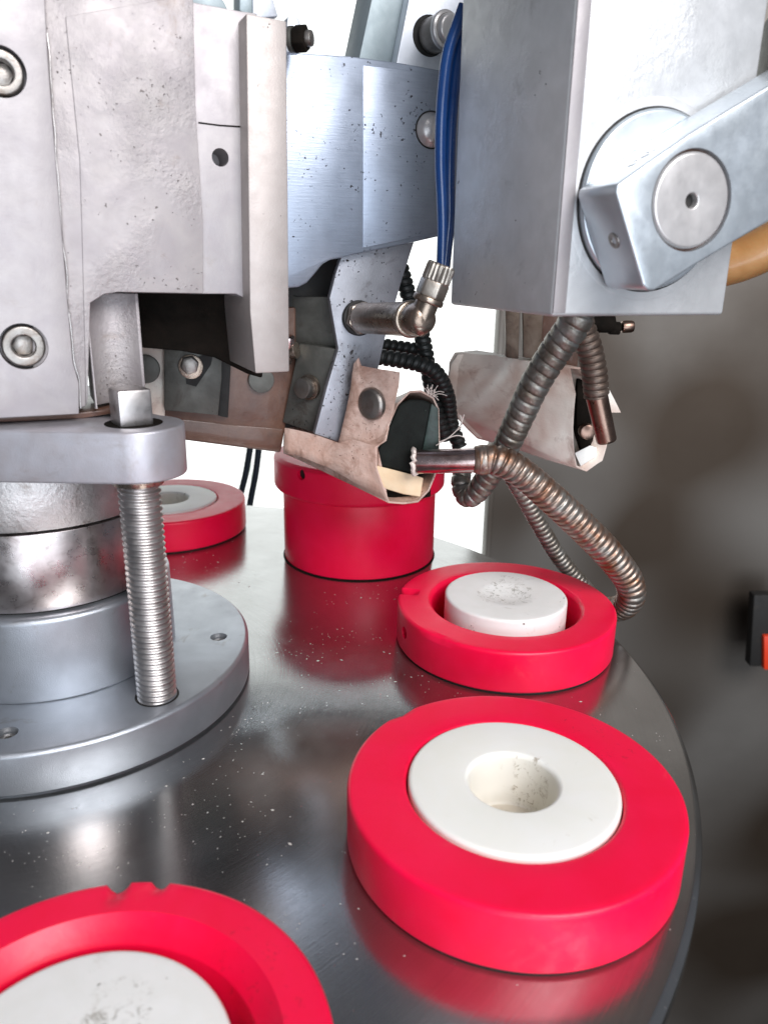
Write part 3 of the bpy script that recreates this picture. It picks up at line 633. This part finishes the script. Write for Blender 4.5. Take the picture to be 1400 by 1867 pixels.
# ------------------------------------------------------------------ right taped jaw
j2 = thing('heater_jaw', 'pale taped heater jaw behind the spiral hoses below the steel block', 'heater jaw', U(960, 830, Y=22))
lf = [(832, 642), (870, 638), (905, 642), (930, 700), (930, 780), (900, 806), (868, 798), (818, 748), (814, 700), (820, 660)]
rf = [(1040, 668), (1062, 668), (1086, 690), (1098, 740), (1108, 800), (1100, 838), (1068, 858), (1048, 848), (1042, 780), (1050, 715)]
bm = bmesh.new()
A_ = [U(x, y, Y=24.2) for x, y in lf]; B_ = [U(x, y, Y=21.8) for x, y in rf]
md = [a.lerp(b, .5) for a, b in zip(A_, B_)]
obj('tape_sleeve', shell(B_, A_, .06, .09), M_tape2, j2, ang=65)
obj('end_cap', prism([a + (sum(A_, V())/len(A_)-a)*.04 + V((0, -.2, 0)) for a in A_], (0, .25, 0), .03), M_tape2, j2)
hb = [(1052, 690), (1078, 695), (1090, 740), (1098, 800), (1090, 825), (1060, 830), (1050, 780)]
obj('heater_block', loft([U(x, y, Y=22.1) for x, y in hb], [U(x-20, y-10, Y=23.5) for x, y in hb], .05), M_dark, j2)
ip = [(1047, 826), (1075, 812), (1087, 816), (1087, 832), (1058, 850)]
obj('insulating_pad', loft([U(x, y, Y=21.75) for x, y in ip], [U(x, y, Y=22.6) for x, y in ip], .02), M_white, j2, 'white insulating pad end')
obj('plug', cyl(U(1066, 784, Y=22.0), V((0, -1, 0)), .22, .35, .06), M_tipd, j2)
obj('tape_tail', wobble(loft([U(x, y, Y=22.2) for x, y in ((1100, 690), (1112, 730), (1131, 752), (1105, 752), (1095, 720))], [U(x, y, Y=22.27) for x, y in ((1100, 690), (1112, 730), (1131, 752), (1105, 752), (1095, 720))]), .02), M_tape2, j2)
ro = thing('holder_strip', 'two rusty drilled metal strips hanging under the steel block above the pale jaw', 'bracket', U(950, 640, Y=22.5))
for x0, x1 in ((921, 948), (952, 990)):
    obj('strip', prism([U(x, y, Y=22.6) for x, y in ((x0, 540), (x1, 540), (x1-3, 655), (x0+2, 652))], (0, .35, 0), .03), M_rust, ro)
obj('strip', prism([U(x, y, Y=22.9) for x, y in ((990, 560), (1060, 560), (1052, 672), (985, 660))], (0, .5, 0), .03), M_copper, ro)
kf = thing('cable_fitting', 'dark brown fitting poking out beneath the steel block at its middle', 'fitting', U(1120, 597, Y=22))
obj('body', cyl(U(1060, 590, Y=22), V((1, 0, 0)), .24, .9, .05), M_dark, kf)
obj('nut', hexa(U(1110, 598, Y=22), V((1, .1, -.02)), .2, .3, .04), M_dark, kf)
obj('stem', cyl(U(1132, 596, Y=22), V((1, .1, .05)), .17, .35, .08), M_tipd, kf)

# ------------------------------------------------------------------ elbow fitting and blue tubes
ef = thing('elbow_fitting', 'tarnished brass elbow fitting with knurled nut screwed into the tool plate', 'fitting', UA(652, 580, -.4))
a = UA(652, 580, -.4); ax = nA.copy(); ax.z = .06; ax.normalize()
LL = 1.0
for _k in range(400):
    q = a+ax*LL-CAM; 
    if 700+F*q.dot(rt)/q.dot(fwd) >= 767: break
    LL += .01
obj('sealing_ring', cyl(a, ax, .44, .16, .05), M_hole, ef)
obj('hex_base', hexa(a+ax*.12, ax, .42, .30, .05, rot=.3), M_brass, ef)
obj('barrel', lathe(rnd([(0, .3), (.33, .3), (.37, .42), (.375, LL-.62), (.32, LL-.52), (0, LL-.52)], .04, 3), a, ax, 48), M_brass, ef)
obj('collar', lathe(rnd([(0, LL-.58), (.40, LL-.56), (.41, LL-.46), (.36, LL-.42), (0, LL-.42)], .03, 3), a, ax, 48), M_brass, ef)
obj('elbow_body', lathe(rnd([(0, LL-.5), (.34, LL-.44), (.36, LL-.1), (.30, LL+.15), (.16, LL+.24), (0, LL+.25)], .08, 4), a, ax, 48), M_brass, ef)
b = a+ax*LL; tpv = U(801, 494, P=b, n=V((0, -1, 0))); ux = (tpv-b).normalized(); L = (tpv-b).length
obj('riser', lathe(rnd([(0, -.34), (.18, -.32), (.25, -.2), (.25, .42), (0, .42)], .04, 3), b, ux, 40), M_brass, ef)
obj('riser_ring', lathe(rnd([(0, .36), (.32, .36), (.34, .42), (.32, .50), (0, .50)], .03, 3), b, ux, 40), M_brass, ef)
obj('hex_nut', hexa(b+ux*.49, ux, .33, max(.2, L-.49-.22), .04, rot=.35), M_nut, ef)
obj('knurled_nut', lathe(rnd([(0, L-.26), (.28, L-.26), (.31, L-.22), (.31, L+.10), (.28, L+.14), (.20, L+.14), (.20, L), (0, L)], .02, 2), b, ux, 96, fn=lambda r, z, t: (r-(.030*abs(math.sin(t*11+z*12)) if r > .28 else 0), z)), M_nut, ef)
GT = 'blue air tubes beside the steel block'
YT = 18.15
for px_, lb in (([(846, 10), (832, 50), (817, 95), (809, 150), (804, 220), (803, 300), (806, 370), (807, 430), (804, 520)], 'left blue air tube plugged into the knurled nut'),
                ([(852, 20), (842, 70), (832, 120), (826, 180), (821, 250), (819, 330), (819, 400), (813, 460), (807, 520)], 'right blue air tube half hidden by the steel block edge')):
    dy = 0 if 'left' in lb else .28
    P = [U(x, y, Y=YT+dy*(1-i/8)) for i, (x, y) in enumerate(px_)]
    obj('air_tube', sweep(cr(P), .125 if dy == 0 else .13, 16), M_blue, None, lb, category='tube', group=GT)

# ------------------------------------------------------------------ steel head block, lever (turned 19.5 deg)
TB = R(19.5); dH = V((math.cos(TB), math.sin(TB), 0)); nH = V((math.sin(TB), -math.cos(TB), 0)); PH = V((2.894, 14.0, 9.24))
def UH(x, y, o=0.): return U(x, y, PH+nH*o, nH)
hd = thing('steel_block', 'big square steel block hanging at upper right with bright front face', 'block', PH)
wR = (UH(1318, 575)-PH).dot(dH)
FL = V((1.379, 17.6, 9.24))
bm = prism([PH, PH+dH*wR, PH+dH*wR-nH*3.85, FL], (0, 0, 9), .07, 3)
blk = obj('block', bm, M_head, hd)
obj('edge_chamfer_strip', prism([PH+dH*.02+nH*.012+V((0, 0, .06)), PH+dH*.27+nH*.012+V((0, 0, .06)), PH+dH*.27+nH*.012+V((0, 0, 9)), PH+dH*.02+nH*.012+V((0, 0, 9))], -nH*.05, .01), M_cover, hd)
hub = UH(1196, 368, .13)
obj('turned_spot_face', lathe(rnd([(1.4, .004), (1.66, .004), (1.70, -.02)], .01, 1), hub-nH*.13, nH, 96), M_head, hd)
obj('hub_gap', lathe([(1.46, .014), (1.52, .014), (1.52, -.01)], hub-nH*.13, nH, 96), M_hole, hd)
lv = thing('lever', 'pale blue grey steel lever with round pin bolted across the steel block', 'lever', hub)
obj('hub_disc', lathe(rnd([(0, 0), (1.44, 0), (1.48, -.04), (1.48, -.16)], .03, 3), hub, nH, 96), M_lever, lv)
oL = 1.22
lp_ = [(1124, 336), (1180, 296), (1257, 243), (1330, 198), (1430, 138), (1500, 96), (1500, 345), (1400, 404), (1330, 446), (1266, 484), (1200, 526), (1192, 531), (1180, 530), (1172, 521), (1122, 350)]
lo = obj('lever_bar', prism([UH(x, y, oL) for x, y in lp_], -nH*1.08, .05, 3), M_lever, lv)
pc = UH(1261, 366, oL)
cut(lo, [lathe([(0, -.16), (.78, -.16), (.78, .3), (0, .3)], pc, nH, 64)])
ssp = UH(1120, 437, .75)
obj('pin_face', lathe(rnd([(.11, -.5), (.115, -.02), (.13, 0), (.70, .0), (.735, -.04), (.735, -.2)], .02, 3), pc, nH, 96), M_turned, lv)
obj('pin_bore', lathe([(0, -.12), (.12, -.12)], pc, nH, 24), M_hole, lv)
obj('pin_seat', lathe([(.70, -.13), (.79, -.13)], pc, nH, 64), M_copper, lv)
# side face of the lever end: grub screws
e1, e2 = UH(1122, 350, oL), UH(1172, 521, oL); ed = (e2-e1).normalized(); sn = ed.cross(nH).normalized()
if sn.x > 0: sn = -sn
q = e1.lerp(e2, .50)-nH*.42
obj('grub_screw', lathe(rnd([(.05, -.02), (.06, .015), (.13, .02), (.15, -.03)], .01, 2), q, sn, 32), M_bolt, lv)
f1, f2 = UH(1124, 336, oL), UH(1257, 243, oL); fd_ = (f2-f1).normalized(); fn_ = nH.cross(fd_).normalized()
if fn_.z < 0: fn_ = -fn_
for s in (.48, .66):
    obj('grub_screw', lathe(rnd([(.05, -.02), (.06, .015), (.12, .02), (.14, -.03)], .01, 2), f1.lerp(f2, s)-nH*.45, fn_, 32), M_turned, lv)
kn = thing('knurled_handle', 'dark grey handle at the upper right edge behind the steel block', 'handle', UH(1400, 100, -2))
obj('grip', cyl(UH(1395, 85, -1.0), V((1, 0, 0)), .55, 1.5, .1), M_clamp, kn)
am = thing('amber_tube', 'amber rubber tube coming out behind the lever at the right edge', 'tube', U(1340, 480, Y=17))
P = [U(1290, 488, Y=17.2), U(1345, 474, Y=17), U(1400, 450, Y=16.8), U(1470, 410, Y=16.6)]
obj('tube', sweep(cr(P), .46, 28), M_amber, am)
